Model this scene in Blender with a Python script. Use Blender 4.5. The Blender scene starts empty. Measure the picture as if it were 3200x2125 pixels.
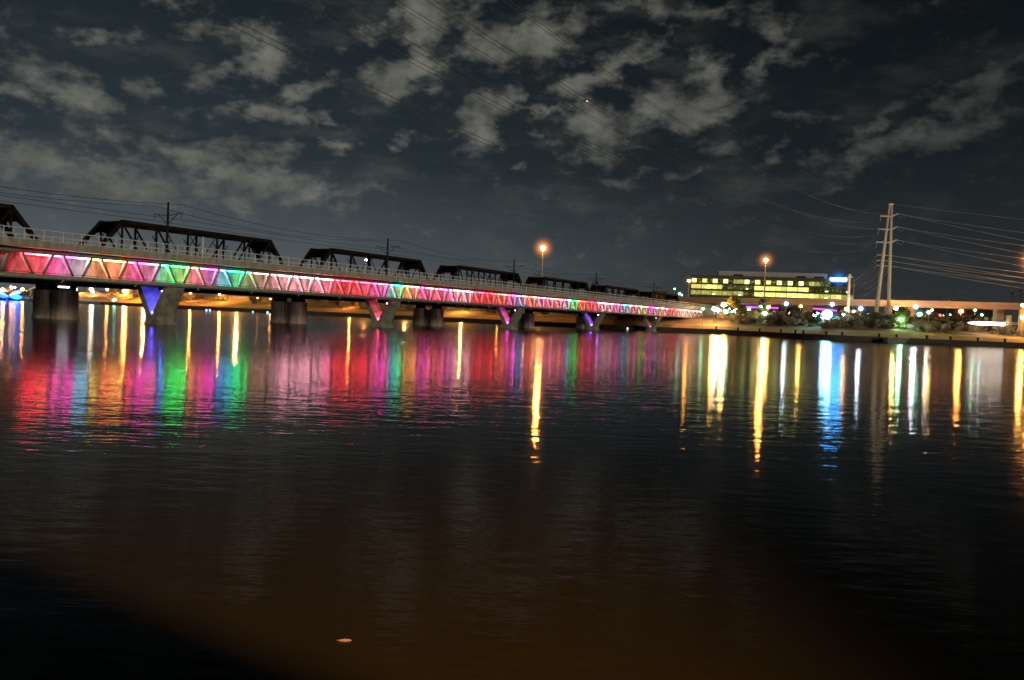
import bpy, math, random
from mathutils import Vector, Matrix
random.seed(7)
sc = bpy.context.scene
col = sc.collection
PI = math.pi
# ------------------------------------------------------------------ camera
F, CX, CY, HC = 2500.0, 1600.0, 1062.5, 3.2
ROLL, PITCH = 0.042, math.atan(74.4/F)
camd = bpy.data.cameras.new('camera')
camd.sensor_fit = 'HORIZONTAL'; camd.sensor_width = 36.0; camd.lens = 36.0*F/3200.0
camd.clip_start = 0.1; camd.clip_end = 20000
cam = bpy.data.objects.new('camera', camd); col.objects.link(cam)
RM = Matrix.Rotation(PI/2 - PITCH, 4, 'X') @ Matrix.Rotation(ROLL, 4, 'Z')
cam.matrix_world = Matrix.Translation((0, 0, HC)) @ RM
sc.camera = cam
R3 = RM.to_3x3(); RI = R3.inverted()
def ray(x, y):
    return R3 @ Vector(((x-CX)/F, -(y-CY)/F, -1.0))
def P(x, y, D):
    d = ray(x, y); return Vector((0, 0, HC)) + d*(D/d.y)
def proj(p):
    q = RI @ (Vector(p) - Vector((0, 0, HC)))
    return (CX + F*q.x/-q.z, CY - F*q.y/-q.z)
def azimuth_px(x):           # X per unit depth near the horizon
    d = ray(x, 990); return d.x/d.y
# ------------------------------------------------------------------ materials
def newmat(name):
    m = bpy.data.materials.new(name); m.use_nodes = True
    nt = m.node_tree; nt.nodes.clear()
    return m, nt, nt.nodes, nt.links
def mat(name, c, rough=0.8, var=0.35, scale=1.0, metal=0.0, bump=0.0, stretch=(1, 1, 1), c2=None):
    m, nt, N, L = newmat(name)
    o = N.new('ShaderNodeOutputMaterial'); b = N.new('ShaderNodeBsdfPrincipled')
    b.inputs['Specular IOR Level'].default_value = .08 if max(c) < .035 else .4; b.inputs['Roughness'].default_value = rough; b.inputs['Metallic'].default_value = metal
    tc = N.new('ShaderNodeTexCoord'); mp = N.new('ShaderNodeMapping'); mp.inputs['Scale'].default_value = stretch
    n = N.new('ShaderNodeTexNoise'); n.inputs['Scale'].default_value = scale; n.inputs['Detail'].default_value = 8; n.inputs['Roughness'].default_value = .65
    r = N.new('ShaderNodeValToRGB')
    c2 = c2 or tuple(v*(1-var) for v in c)
    r.color_ramp.elements[0].position = .35; r.color_ramp.elements[1].position = .65
    r.color_ramp.elements[0].color = (*c2, 1); r.color_ramp.elements[1].color = (*[min(1, v*(1+var*.5)) for v in c], 1)
    L.new(tc.outputs['Object'], mp.inputs[0]); L.new(mp.outputs[0], n.inputs['Vector']); L.new(n.outputs['Fac'], r.inputs[0])
    L.new(r.outputs[0], b.inputs['Base Color'])
    if bump:
        bn = N.new('ShaderNodeBump'); bn.inputs['Strength'].default_value = bump; bn.inputs['Distance'].default_value = .1
        L.new(n.outputs['Fac'], bn.inputs['Height']); L.new(bn.outputs[0], b.inputs['Normal'])
    L.new(b.outputs[0], o.inputs[0])
    return m
_em = {}
def emat(c, s, sample=True):
    k = (tuple(round(v, 3) for v in c), round(s, 3), sample)
    if k in _em: return _em[k]
    m, nt, N, L = newmat('light_or_painted_glow')  # also carries the painted glow of the leaf, canopy and booms
    o = N.new('ShaderNodeOutputMaterial'); e = N.new('ShaderNodeEmission')
    e.inputs[0].default_value = (*c, 1); e.inputs[1].default_value = s
    L.new(e.outputs[0], o.inputs[0])
    if not sample:
        try: m.cycles.emission_sampling = 'NONE'
        except Exception: pass
    _em[k] = m
    return m
M = dict(
    deck=mat('deck_concrete', (.42, .38, .30), .9, .35, 1.3, bump=.2, stretch=(1, 1, .25)),
    wallp=mat('girder_concrete', (.36, .32, .3), .85, .65, 1.4, stretch=(1, 1, .35)),
    steel=mat('sage_painted_steel', (.19, .22, .16), .5, .25, 2.0, .0),
    steel2=mat('pale_painted_steel', (.85, .83, .8), .45, .15, 2.0),
    rail=mat('galvanised_rail', (.85, .83, .76), .5, .15, 3.0),
    rust=mat('dark_rusty_steel', (.022, .016, .013), .8, .5, 1.2, bump=.2),
    oldc=mat('old_stained_concrete', (.34, .28, .23), .95, .5, .5, bump=.4, stretch=(2.5, 2.5, .35)),
    vcon=mat('pier_concrete', (.27, .265, .215), .9, .5, .8, bump=.3),
    pole=mat('dark_pole_steel', (.02, .02, .02), .6, .3, 2),
    lpole=mat('lamp_pole_steel', (.45, .36, .24), .6, .2, 2),
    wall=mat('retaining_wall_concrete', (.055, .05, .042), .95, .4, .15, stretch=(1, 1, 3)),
    walk=mat('sodium_tinted_concrete', (.7, .42, .12), .95, .25, .25),  # sodium light's orange is mixed into the concrete colour
    earth=mat('desert_earth', (.36, .24, .11), 1, .5, .08, bump=.4),
    shrub=mat('desert_shrub_leaves', (.42, .32, .17), 1, .5, .6),
    shrub2=mat('dark_shrub_leaves', (.26, .2, .12), 1, .5, .6),
    tree=mat('tree_leaves', (.10, .10, .035), 1, .5, .6),
    trunk=mat('tree_bark', (.09, .06, .04), 1, .4, 2),
    tower=mat('tower_steel', (.85, .77, .6), .6, .15, .3),
    insul=mat('insulator_grey', (.4, .4, .38), .5, .2, 1),
    wire=mat('weathered_wire', (.3, .28, .25), .6, .2, 1),
    dwire=mat('dark_wire', (.02, .02, .02), .6, .2, 1),
    bfac=mat('office_cladding', (.085, .075, .065), .8, .3, .2),
    bbox=mat('penthouse_metal', (.34, .33, .35), .6, .15, .3, stretch=(4, 4, .3)),
    over=mat('overpass_concrete', (.42, .3, .24), .9, .25, .06, stretch=(1, 1, 6)),
    stone=mat('pale_stone', (.5, .42, .28), .9, .3, .8, bump=.3),
    dark=mat('dark_cladding', (.03, .028, .03), .8, .3, .3),
    asph=mat('road_asphalt', (.05, .05, .05), .9, .3, .4),
    teal=mat('teal_painted_metal', (.03, .16, .24), .5, .2, 1),
    white=mat('white_paint', (.75, .75, .72), .5, .1, 1),
    car=mat('grey_car_paint', (.3, .28, .26), .3, .1, 1),
    glass=mat('dark_glass', (.02, .02, .025), .1, .1, 1),
    tyre=mat('black_rubber', (.02, .02, .02), .9, .1, 1),
    leaf=mat('orange_leaf', (.9, .3, .06), .7, .3, 9),
    quay=mat('quay_concrete', (.25, .23, .2), .9, .3, 1),
    hill=mat('far_hill', (.02, .02, .02), 1, .3, .01),
)
# ------------------------------------------------------------------ mesh builder
class MB:
    def __init__(s): s.v = []; s.f = []; s.m = []; s.mats = []; s.cur = 0
    def use(s, m):
        if m not in s.mats: s.mats.append(m)
        s.cur = s.mats.index(m); return s
    def face(s, idx): s.f.append(idx); s.m.append(s.cur)
    def poly(s, pts):
        b = len(s.v); s.v += [tuple(p) for p in pts]; s.face(list(range(b, b+len(pts)))); return s
    def hexa(s, p):      # p: 8 points, bottom 0-3, top 4-7
        b = len(s.v); s.v += [tuple(q) for q in p]
        for f in ((3, 2, 1, 0), (4, 5, 6, 7), (0, 1, 5, 4), (1, 2, 6, 5), (2, 3, 7, 6), (3, 0, 4, 7)): s.face([b+i for i in f])
        return s
    def box(s, x0, x1, y0, y1, z0, z1):
        return s.hexa([(x0, y0, z0), (x1, y0, z0), (x1, y1, z0), (x0, y1, z0), (x0, y0, z1), (x1, y0, z1), (x1, y1, z1), (x0, y1, z1)])
    def tube(s, a, b, r, r2=None, n=8, cap=True):
        a = Vector(a); b = Vector(b); r2 = r if r2 is None else r2
        d = (b-a).normalized(); u = d.cross(Vector((0, 0, 1)))
        if u.length < .01: u = d.cross(Vector((0, 1, 0)))
        u.normalize(); w = d.cross(u); k = len(s.v)
        for c, rr in ((a, r), (b, r2)):
            for i in range(n):
                t = 2*PI*(i+.5)/n; s.v.append(tuple(c + u*(rr*math.cos(t)) + w*(rr*math.sin(t))))
        for i in range(n): s.face([k+i, k+(i+1) % n, k+n+(i+1) % n, k+n+i])
        if cap: s.face([k+i for i in range(n)][::-1]); s.face([k+n+i for i in range(n)])
        return s
    def beam(s, a, b, w, h):     # rectangular member, w sideways, h in the other axis
        a = Vector(a); b = Vector(b); d = (b-a).normalized()
        u = d.cross(Vector((0, 0, 1)))
        if u.length < .01: u = Vector((0, 1, 0))
        u.normalize(); v = u.cross(d); u *= w/2; v *= h/2
        return s.hexa([a-u-v, a+u-v, b+u-v, b-u-v, a-u+v, a+u+v, b+u+v, b-u+v])
    def ball(s, c, r, n=10, m=6, sz=1.0):
        c = Vector(c); k = len(s.v)
        s.v.append((c.x, c.y, c.z+r*sz))
        for j in range(1, m):
            for i in range(n):
                p = PI*j/m; t = 2*PI*i/n
                s.v.append((c.x+r*math.sin(p)*math.cos(t), c.y+r*math.sin(p)*math.sin(t), c.z+r*sz*math.cos(p)))
        s.v.append((c.x, c.y, c.z-r*sz)); e = len(s.v)-1
        for i in range(n): s.face([k, k+1+i, k+1+(i+1) % n])
        for j in range(m-2):
            for i in range(n):
                a = k+1+j*n; s.face([a+i, a+n+i, a+n+(i+1) % n, a+(i+1) % n])
        for i in range(n): s.face([e, k+1+(m-2)*n+(i+1) % n, k+1+(m-2)*n+i])
        return s
    def build(s, name, m=None, parent=None, smooth=False):
        me = bpy.data.meshes.new(name); me.from_pydata(s.v, [], s.f)
        if m is not None: me.materials.append(m)
        else:
            for q in s.mats: me.materials.append(q)
            me.polygons.foreach_set('material_index', s.m)
        if smooth: me.polygons.foreach_set('use_smooth', [True]*len(s.f))
        me.update()
        o = bpy.data.objects.new(name, me); col.objects.link(o)
        if parent: o.parent = parent
        return o
def tag(o, label=None, cat=None, group=None, kind=None):
    if label: o['label'] = label
    if cat: o['category'] = cat
    if group: o['group'] = group
    if kind: o['kind'] = kind
    return o
def empty(name, loc=(0, 0, 0), rz=0, label=None, cat=None, group=None):
    o = bpy.data.objects.new(name, None); col.objects.link(o); o.empty_display_size = .5
    o.location = loc; o.rotation_euler = (0, 0, rz); tag(o, label, cat, group); return o
def children(o): return [c for c in bpy.data.objects if c.parent == o]
def copy_tree(o, parent=None, kids=None):
    kids = kids if kids is not None else {}
    c = o.copy(); col.objects.link(c)
    if parent: c.parent = parent
    for ch in children(o): copy_tree(ch, c)
    return c
# ------------------------------------------------------------------ shoreline and ground
SH = [(-3200, 470), (0, 468), (245, 462), (600, 395), (1000, 365), (1300, 335), (1750, 305), (2030, 278), (2250, 276), (2600, 240), (3200, 242), (6400, 235)]
AZ = [(azimuth_px(x) if -100 < x < 3300 else (x-1600)/F, d) for x, d in SH]
def lerp(tab, a):
    if a <= tab[0][0]: return tab[0][1]
    for (a0, d0), (a1, d1) in zip(tab, tab[1:]):
        if a <= a1: t = (a-a0)/(a1-a0); t = t*t*(3-2*t)*.5+t*.5; return d0+(d1-d0)*t
    return tab[-1][1]
def shoreD(a): return lerp(AZ, a)
from mathutils import noise as mnoise
PROF = [(0, 1.6), (3, 1.75), (12, 3.3), (16, 3.8), (30, 5.6), (48, 7.6), (70, 8.0), (12000, 8.0)]
def prof(d):
    for (a, z0), (b, z1) in zip(PROF, PROF[1:]):
        if d <= b: return z0+(z1-z0)*(d-a)/(b-a)
    return 8.0
def gz(x, y):
    a = x/y; d = y-shoreD(a)
    z = prof(max(0, d))
    if d > 12:
        k = min(1, (d-12)/10)*max(0, 1-(d-60)/60 if d > 60 else 1)
        z += k*1.1*mnoise.noise(Vector((x*.05, y*.08, 1.3)))
    return z
azs = [-1.5+.02*i for i in range(151)]
azs = sorted(set([round(-1.5+.015*i, 4) for i in range(201)]))
# retaining wall (one continuous thing)
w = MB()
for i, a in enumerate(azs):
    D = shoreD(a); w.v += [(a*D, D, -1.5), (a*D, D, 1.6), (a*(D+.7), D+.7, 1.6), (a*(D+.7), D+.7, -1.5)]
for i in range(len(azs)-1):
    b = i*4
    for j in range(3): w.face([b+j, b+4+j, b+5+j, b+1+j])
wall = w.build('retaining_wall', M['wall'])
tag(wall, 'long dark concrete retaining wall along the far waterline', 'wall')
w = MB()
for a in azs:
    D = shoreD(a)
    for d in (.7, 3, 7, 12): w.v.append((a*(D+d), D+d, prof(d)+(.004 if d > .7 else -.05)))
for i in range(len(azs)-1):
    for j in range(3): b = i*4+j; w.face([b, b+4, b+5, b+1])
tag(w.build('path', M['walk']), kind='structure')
w = MB(); ds = [11.9, 14, 17, 20, 24, 28, 32, 36, 41, 46, 52, 60, 75, 100, 160, 400, 1500, 9000]
fa = [-1.5+.006*i for i in range(501)]
for a in fa:
    D = shoreD(a)
    for d in ds: x, y = a*(D+d), D+d; w.v.append((x, y, gz(x, y) if d > 12 else prof(12)-.05))
for i in range(len(fa)-1):
    for j in range(len(ds)-1): b = i*len(ds)+j; w.face([b, b+len(ds), b+len(ds)+1, b+1])
tag(w.build('ground', M['earth'], smooth=True), kind='structure')
def on_ground(x, D):
    a = azimuth_px(x) if -60 < x < 3260 else (x-1600)/F
    return Vector((a*D, D, gz(a*D, D)))
# ------------------------------------------------------------------ water
def water_mat():
    m, nt, N, L = newmat('lake_water')
    o = N.new('ShaderNodeOutputMaterial'); b = N.new('ShaderNodeBsdfPrincipled')
    b.inputs['Base Color'].default_value = (.016, .011, .005, 1)
    b.inputs['Roughness'].default_value = .19; b.inputs['IOR'].default_value = 1.15
    geo = N.new('ShaderNodeNewGeometry')
    def nz(scale, sx, sy, det, rot=0):
        mp = N.new('ShaderNodeMapping'); mp.inputs['Scale'].default_value = (sx, sy, 1); mp.inputs['Rotation'].default_value = (0, 0, rot)
        L.new(geo.outputs['Position'], mp.inputs[0])
        n = N.new('ShaderNodeTexNoise'); n.inputs['Scale'].default_value = scale; n.inputs['Detail'].default_value = det; n.inputs['Roughness'].default_value = .5
        L.new(mp.outputs[0], n.inputs['Vector']); return n
    a = nz(3.2, .4, 1, 3, .1); c = nz(.9, .4, 1, 2, -.15)
    ln = N.new('ShaderNodeVectorMath'); ln.operation = 'LENGTH'; L.new(geo.outputs['Position'], ln.inputs[0])
    rg = N.new('ShaderNodeMapRange'); L.new(ln.outputs['Value'], rg.inputs[0]); rg.inputs[1].default_value = 20; rg.inputs[2].default_value = 95; rg.inputs[3].default_value = .06; rg.inputs[4].default_value = .152
    L.new(rg.outputs[0], b.inputs['Roughness'])
    ad = N.new('ShaderNodeMath'); ad.operation = 'MULTIPLY_ADD'; ad.inputs[1].default_value = 1.5
    L.new(c.outputs['Fac'], ad.inputs[0]); L.new(a.outputs['Fac'], ad.inputs[2])
    bn = N.new('ShaderNodeBump'); bn.inputs['Distance'].default_value = .0115
    bs = N.new('ShaderNodeMapRange'); L.new(ln.outputs['Value'], bs.inputs[0]); bs.inputs[1].default_value = 26; bs.inputs[2].default_value = 90; bs.inputs[3].default_value = 1; bs.inputs[4].default_value = .12
    L.new(bs.outputs[0], bn.inputs['Strength'])
    L.new(ad.outputs[0], bn.inputs['Height']); L.new(bn.outputs[0], b.inputs['Normal'])
    L.new(b.outputs[0], o.inputs[0]); return m
w = MB(); w.poly([(-4000, -300, 0), (4000, -300, 0), (4000, 1200, 0), (-4000, 1200, 0)])
tag(w.build('water', water_mat()), kind='structure')
# near quay the photographer leans over (outside the frame) and its lamp
w = MB()
e0, e1 = Vector((-1.75, .25)), Vector((1.3, -1.7)); dd = (e1-e0).normalized(); nn = Vector((-dd.y, dd.x))*-1
q0, q1 = e0-dd*40, e1+dd*60; q2, q3 = q1+nn*60, q0+nn*60
w.hexa([(*q0, -1), (*q3, -1), (*q2, -1), (*q1, -1), (*q0, 2.2), (*q3, 2.2), (*q2, 2.2), (*q1, 2.2)])
tag(w.build('quay', M['quay']), kind='structure')
# ------------------------------------------------------------------ light rail bridge
S = 47.5; BAY = S/10
B0 = P(505, 1014, 111); B0.z = 0
DIR = Vector((math.sin(.532), math.cos(.532), 0)); RZ = math.atan2(DIR.y, DIR.x)
lrt = empty('light_rail_bridge', B0, RZ, 'long concrete and steel bridge over the lake glowing with rainbow coloured lights', 'bridge')
def W(s, t, z): return B0 + DIR*s + Vector((-DIR.y, DIR.x, 0))*t + Vector((0, 0, z))
S0, S1 = -72.0, 236.0
SE = 252.0
TN, TB, TI, TWL = -3.6, -3.6, -2.45, -1.75
# deck
w = MB(); w.box(S0, SE, -5.0, 5.0, 8.76, 9.0); w.build('deck', M['deck'], lrt)
w = MB(); n = 40
w.box(S0, SE+4, -5.25, -4.95, 8.68, 9.5)
w.build('parapet', M['deck'], lrt)
w = MB(); w.box(S0, SE+4, 4.95, 5.25, 8.68, 9.5); w.build('parapet', M['deck'], lrt)
for k in range(int((SE-S0)/11.9)): MB().box(S0+11.9*k, S0+11.9*k+.05, -5.262, -5.24, 8.67, 9.51).build('joint', M['dark'], lrt)
# railing
rl = MB()
for t in (-5.1, 5.1):
    for z, r in ((10.78, .055), (10.15, .025), (9.6, .045)): rl.tube((S0, t, z), (SE, t, z), r, n=6)
railing = rl.build('railing', M['rail'], lrt)
pc = 0; rest = MB(); s = S0
posts = []
k = 0
while s < SE:
    posts.append((s, .055 if k % 2 == 0 else .025)); s += 1.1; k += 1
posts.sort(key=lambda q: abs(q[0]-(-10)) if q[0] > -24 else 999)
for i, (s, r) in enumerate(posts):
    for t in (-5.1, 5.1):
        if i < 50:
            MB().tube((s, t, 9.5), (s, t, 10.78), r, n=4).build('post', M['rail'], railing)
        else: rest.tube((s, t, 9.5), (s, t, 10.78), r, n=4)
tag(rest.build('post', M['rail'], railing), kind='stuff')
# chords
for t in (TN, -TN):
    MB().tube((S0, t, 8.42), (S1+3, t, 8.42), .29, n=16).build('top_chord', M['steel'], lrt, True)
    MB().tube((S0, t, 5.5), (S1+12, t, 5.5), .29, n=16).build('bottom_chord', M['steel'], lrt, True)
w = MB(); w.tube((S0, TN-.25, 5.93), (S1, TN-.25, 5.93), .035, n=5); w.build('cable', M['dark'], lrt)
w = MB(); w.box(S0, S1+6, TWL, TWL+1.8, 5.45, 8.755); web = w.build('web_wall', M['wallp'], lrt)
w = MB(); w.box(S0, S1+6, -3.2, 3.2, 5.3, 5.44); w.build('bottom_slab', M['rust'], lrt)
# diagonals
near = MB(); inner = MB(); far = MB(); dn = 0
bays = list(range(-15, 50)); order = sorted(bays, key=lambda b: (b*BAY < -24, b))
g = .55
def diag(b, up, t0, t1, off=0.0):
    c = b*BAY+off           # bottom node centre
    if up: return (c+g, t0, 5.65), (c+BAY/2-g, t1, 8.3)
    return (c+BAY/2+g, t1, 8.3), (c+BAY-g, t0, 5.65)
for i, b in enumerate(order):
    for up in (True, False):
        a, e = diag(b, up, TN, TN)
        if e[0] > S1+3: continue
        if i < 44: MB().tube(a, e, .15, n=8).build('diagonal', M['steel'], lrt, True)
        else: near.tube(a, e, .17, n=6)
        a2, e2 = diag(b, up, TN+.35, TI, .25)
        if i < 44: MB().tube(a2, e2, .15, n=8).build('inner_diagonal', M['steel2'], lrt, True)
        else: inner.tube(a2, e2, .15, n=6)
        for tt in (-TN,): far.tube((a[0], tt, a[2]), (e[0], tt, e[2]), .115, n=6)
tag(near.build('diagonal', M['steel'], lrt), kind='stuff')
tag(inner.build('inner_diagonal', M['steel2'], lrt), kind='stuff')
far.build('back_truss', M['steel'], lrt)
# light strips
R_ = (1, .02, .05); PK = (1, .10, .32); MG = (1, .03, .48); BL = (.04, .12, 1); CY_ = (.02, .5, .75); GR = (.005, 1, .13)
YE = (1, .34, .06); OR = (1, .12, .04); PW = (1, .38, .5); DM = (.28, .12, .1); RO = (1, .08, .06); VI = (.35, .05, 1)
COLS = [(60, (.5, .01, .02)), (90, R_), (140, RO), (165, PK), (185, MG), (225, MG), (262, CY_), (286, GR), (300, YE), (350, OR), (372, YE), (392, R_), (415, RO), (440, MG), (480, PK), (492, BL), (506, BL), (520, CY_), (535, GR),
        (580, GR), (590, YE), (600, YE), (612, R_), (640, PK), (655, MG), (678, MG), (688, BL), (704, BL), (715, CY_), (735, CY_), (750, GR), (786, GR), (792, DM), (850, DM), (868, (.5, .2, .25)), (895, PW), (1000, PW), (1042, PK), (1048, R_), (1160, R_),
        (1172, PK), (1200, MG), (1218, MG), (1230, CY_), (1262, GR), (1270, YE), (1305, YE), (1312, MG), (1345, PK), (1356, OR), (1392, PK), (1400, MG), (1435, PW), (1475, PW), (1480, R_), (1545, R_), (1560, RO), (1590, OR), (1603, MG), (1612, MG),
        (1618, CY_), (1636, BL), (1642, OR), (1668, OR), (1675, PW), (1700, PK), (1725, PK), (1732, PW), (1755, OR), (1768, MG), (1782, CY_), (1790, GR), (1804, GR), (1810, YE), (1818, OR), (1830, R_), (1868, R_), (1874, PW), (1910, PW), (1925, PK), (1942, MG),
        (1952, CY_), (1965, CY_), (1971, YE), (1980, PK), (1998, PK), (2006, GR), (2013, GR), (2018, YE), (2026, MG), (2045, MG), (2052, CY_), (2062, OR), (2078, PW), (2090, R_), (2115, R_), (2119, PW), (2150, PW), (2300, PW)]
def colour_at(x):
    if x < COLS[0][0]: return None
    for (a, c0), (b, c1) in zip(COLS, COLS[1:]):
        if x <= b:
            t = (x-a)/(b-a); return tuple(u+(v-u)*t for u, v in zip(c0, c1))
    return COLS[-1][1]
rest = MB(); cnt = 0
KE = 56.0
for b in range(-6, 50):
    segs = []
    c = b*BAY+BAY/2
    segs.append((c-g+.08, c+g-.08))                       # short piece between paired nodes
    d0, d1 = c+g+.12, c+BAY-g-.12
    segs.append((d0, (d0+d1)/2)); segs.append(((d0+d1)/2, d1))
    for (a, e) in segs:
        if e > S1: continue
        x, _ = proj(W((a+e)/2, TN+.45, 7.85)); cc = colour_at(x)
        if cc is None: continue
        lum = .25*cc[0]+.6*cc[1]+.15*cc[2]
        mm = emat(tuple(round(v, 2) for v in cc), KE*(1 if a < 60 else .8 if a < 120 else .6))
        rest.use(emat(tuple(round(v, 2) for v in cc), KE*.8)).tube((a, TN+.45, 5.68), (e, TN+.45, 5.68), .06, n=5)  # lower row added out of sight behind the chord to brighten the wall
        cnt += 1
        if cnt <= 100: MB().tube((a, TN+.4, 8.03), (e, TN+.4, 8.03), .062, n=6).build('light_strip', mm, lrt)
        else: rest.use(mm).tube((a, TN+.4, 8.03), (e, TN+.4, 8.03), .062, n=6)
if rest.v: tag(rest.build('light_strip', None, lrt), kind='stuff')
# V piers
def vpier(s, c, strength, zb=-1.5, T=2.7):
    Wt, wb, th = 3.35, 1.15, .75      # half top width, half foot width, arm thickness
    p = MB(); zt, za = 5.25, 1.25
    def arm(sg):
        pts = [(-1, wb*sg, zb), (-1, 0, zb), (-1, 0, za), (-1, (Wt-th)*sg, zt), (-1, Wt*sg, zt), (-1, wb*sg, 1.0)]
        A = [(s-T/2, y, z) for _, y, z in pts]; Bp = [(s+T/2, y, z) for _, y, z in pts]
        if sg < 0: A, Bp = Bp, A
        p.poly(A[::-1]); p.poly(Bp)
        for i in range(len(A)):
            j = (i+1) % len(A); p.poly([A[i], A[j], Bp[j], Bp[i]])
    arm(1); arm(-1)
    o = p.build('pier', M['vcon'], lrt)
    MB().box(s-T/2-.25, s+T/2+.25, -wb-.25, wb+.25, zb, .35).build('pier_base', M['vcon'], o)
    if c:
        # uplight bar lying in the fork and a lamp bar under the slab
        MB().tube((s-T/2+.1, -2.0, 4.6), (s+T/2-.1, -2.0, 4.6), .07, n=6).build('uplight', emat(c, strength), o)
        MB().tube((s-T/2+.05, -.15, 1.65), (s+T/2-.05, -.15, 1.65), .06, n=6).build('uplight', emat(c, strength), o)
    return o
vp = [(-1, (1, .3, .05), 12), (0, (.06, .06, 1), 330), (1, (1, .06, .16), 170), (2, (1, .05, .62), 200), (3, (.22, .05, 1), 260), (4, (1, .2, .4), 22), (4.78, (.1, .12, 1), 200)]
for k, c, st in vp: vpier(k*S-.3, c, st)
# abutment
w = MB(); w.box(S1+6.02, SE-1, -4.2, 4.2, 5.3, 8.64); w.box(S1+10, SE+8, -3.6, 3.6, 1.5, 5.28)
w.build('abutment', M['deck'], lrt)
MB().tube((S1+9, -4.7, 5.2), (S1+9.6, -4.7, 5.2), .18, n=8).build('floodlight', emat((1, .5, .1), 420), lrt)
# white post on the parapet
MB().tube((2.7-.3, -5.1, 9.5), (2.7-.3, -5.1, 12.3), .09, n=8).build('marker_pole', M['rail'], lrt)
# hanging hooks below the chord
for k in range(0, 30):
    s = -16+k*9.5
    MB().tube((s, TN-.1, 5.24), (s-.35, TN-.3, 4.98), .05, n=5).build('pipe_bracket', M['steel2'], lrt)
    if s > 170: break
# catenary poles and wires
def cat_pole(s, h=17.0):
    o = empty('catenary_pole', W(s, 0, 9.0), RZ)
    MB().tube((0, 0, 0), (0, 0, h-9), .2, .14, n=10).build('pole', M['pole'], o)
    for sg in (-1, 1):
        w = MB(); w.tube((0, 0, h-10.9), (0, sg*2.9, h-10.55), .05, n=6); w.tube((0, 0, h-12.1), (0, sg*2.1, h-10.65), .05, n=6)
        w.tube((0, sg*2.9, h-10.55), (0, sg*2.9, h-11.3), .04, n=6)
        w.build('bracket_arm', M['pole'], o)
    return o
cl = ['nearest dark overhead line pole, standing in front of the first full truss', 'dark overhead line pole in front of the second full truss', 'dark overhead line pole at the right end of the third truss',
      'dark overhead line pole at the right end of the fourth truss', 'smallest dark overhead line pole near the far bridge end']
for k in range(-1, 5):
    o = cat_pole(k*S+.5); tag(o, cl[k] if k >= 0 else 'dark overhead line pole past the left edge of the picture', 'pole', 'overhead line poles along the rail bridge')
    if k < 0: pass
def wire_mesh(pts, r, n=4):
    w = MB()
    for a, b in zip(pts, pts[1:]): w.tube(a, b, r, n=n, cap=False)
    return w
names = ['upper overhead wire on the near side of the poles', 'upper overhead wire on the far side of the poles', 'lower contact wire on the near side of the poles', 'lower contact wire on the far side of the poles']
for i, (t, z, sag) in enumerate(((-2.9, 15.45, 1.0), (2.9, 15.45, 1.0), (-2.9, 14.5, .15), (2.9, 14.5, .15))):
    pts = []
    for k in range(-2, 5):
        for j in range(8):
            u = j/8; s = k*S+.5+u*S
            pts.append(W(s, t, z+1.1*(i < 2)-4*sag*u*(1-u)*1.3))
    tag(wire_mesh(pts, .035).build('overhead_wire', M['dwire']), names[i], 'wire', 'overhead wires above the rail bridge')
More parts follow.
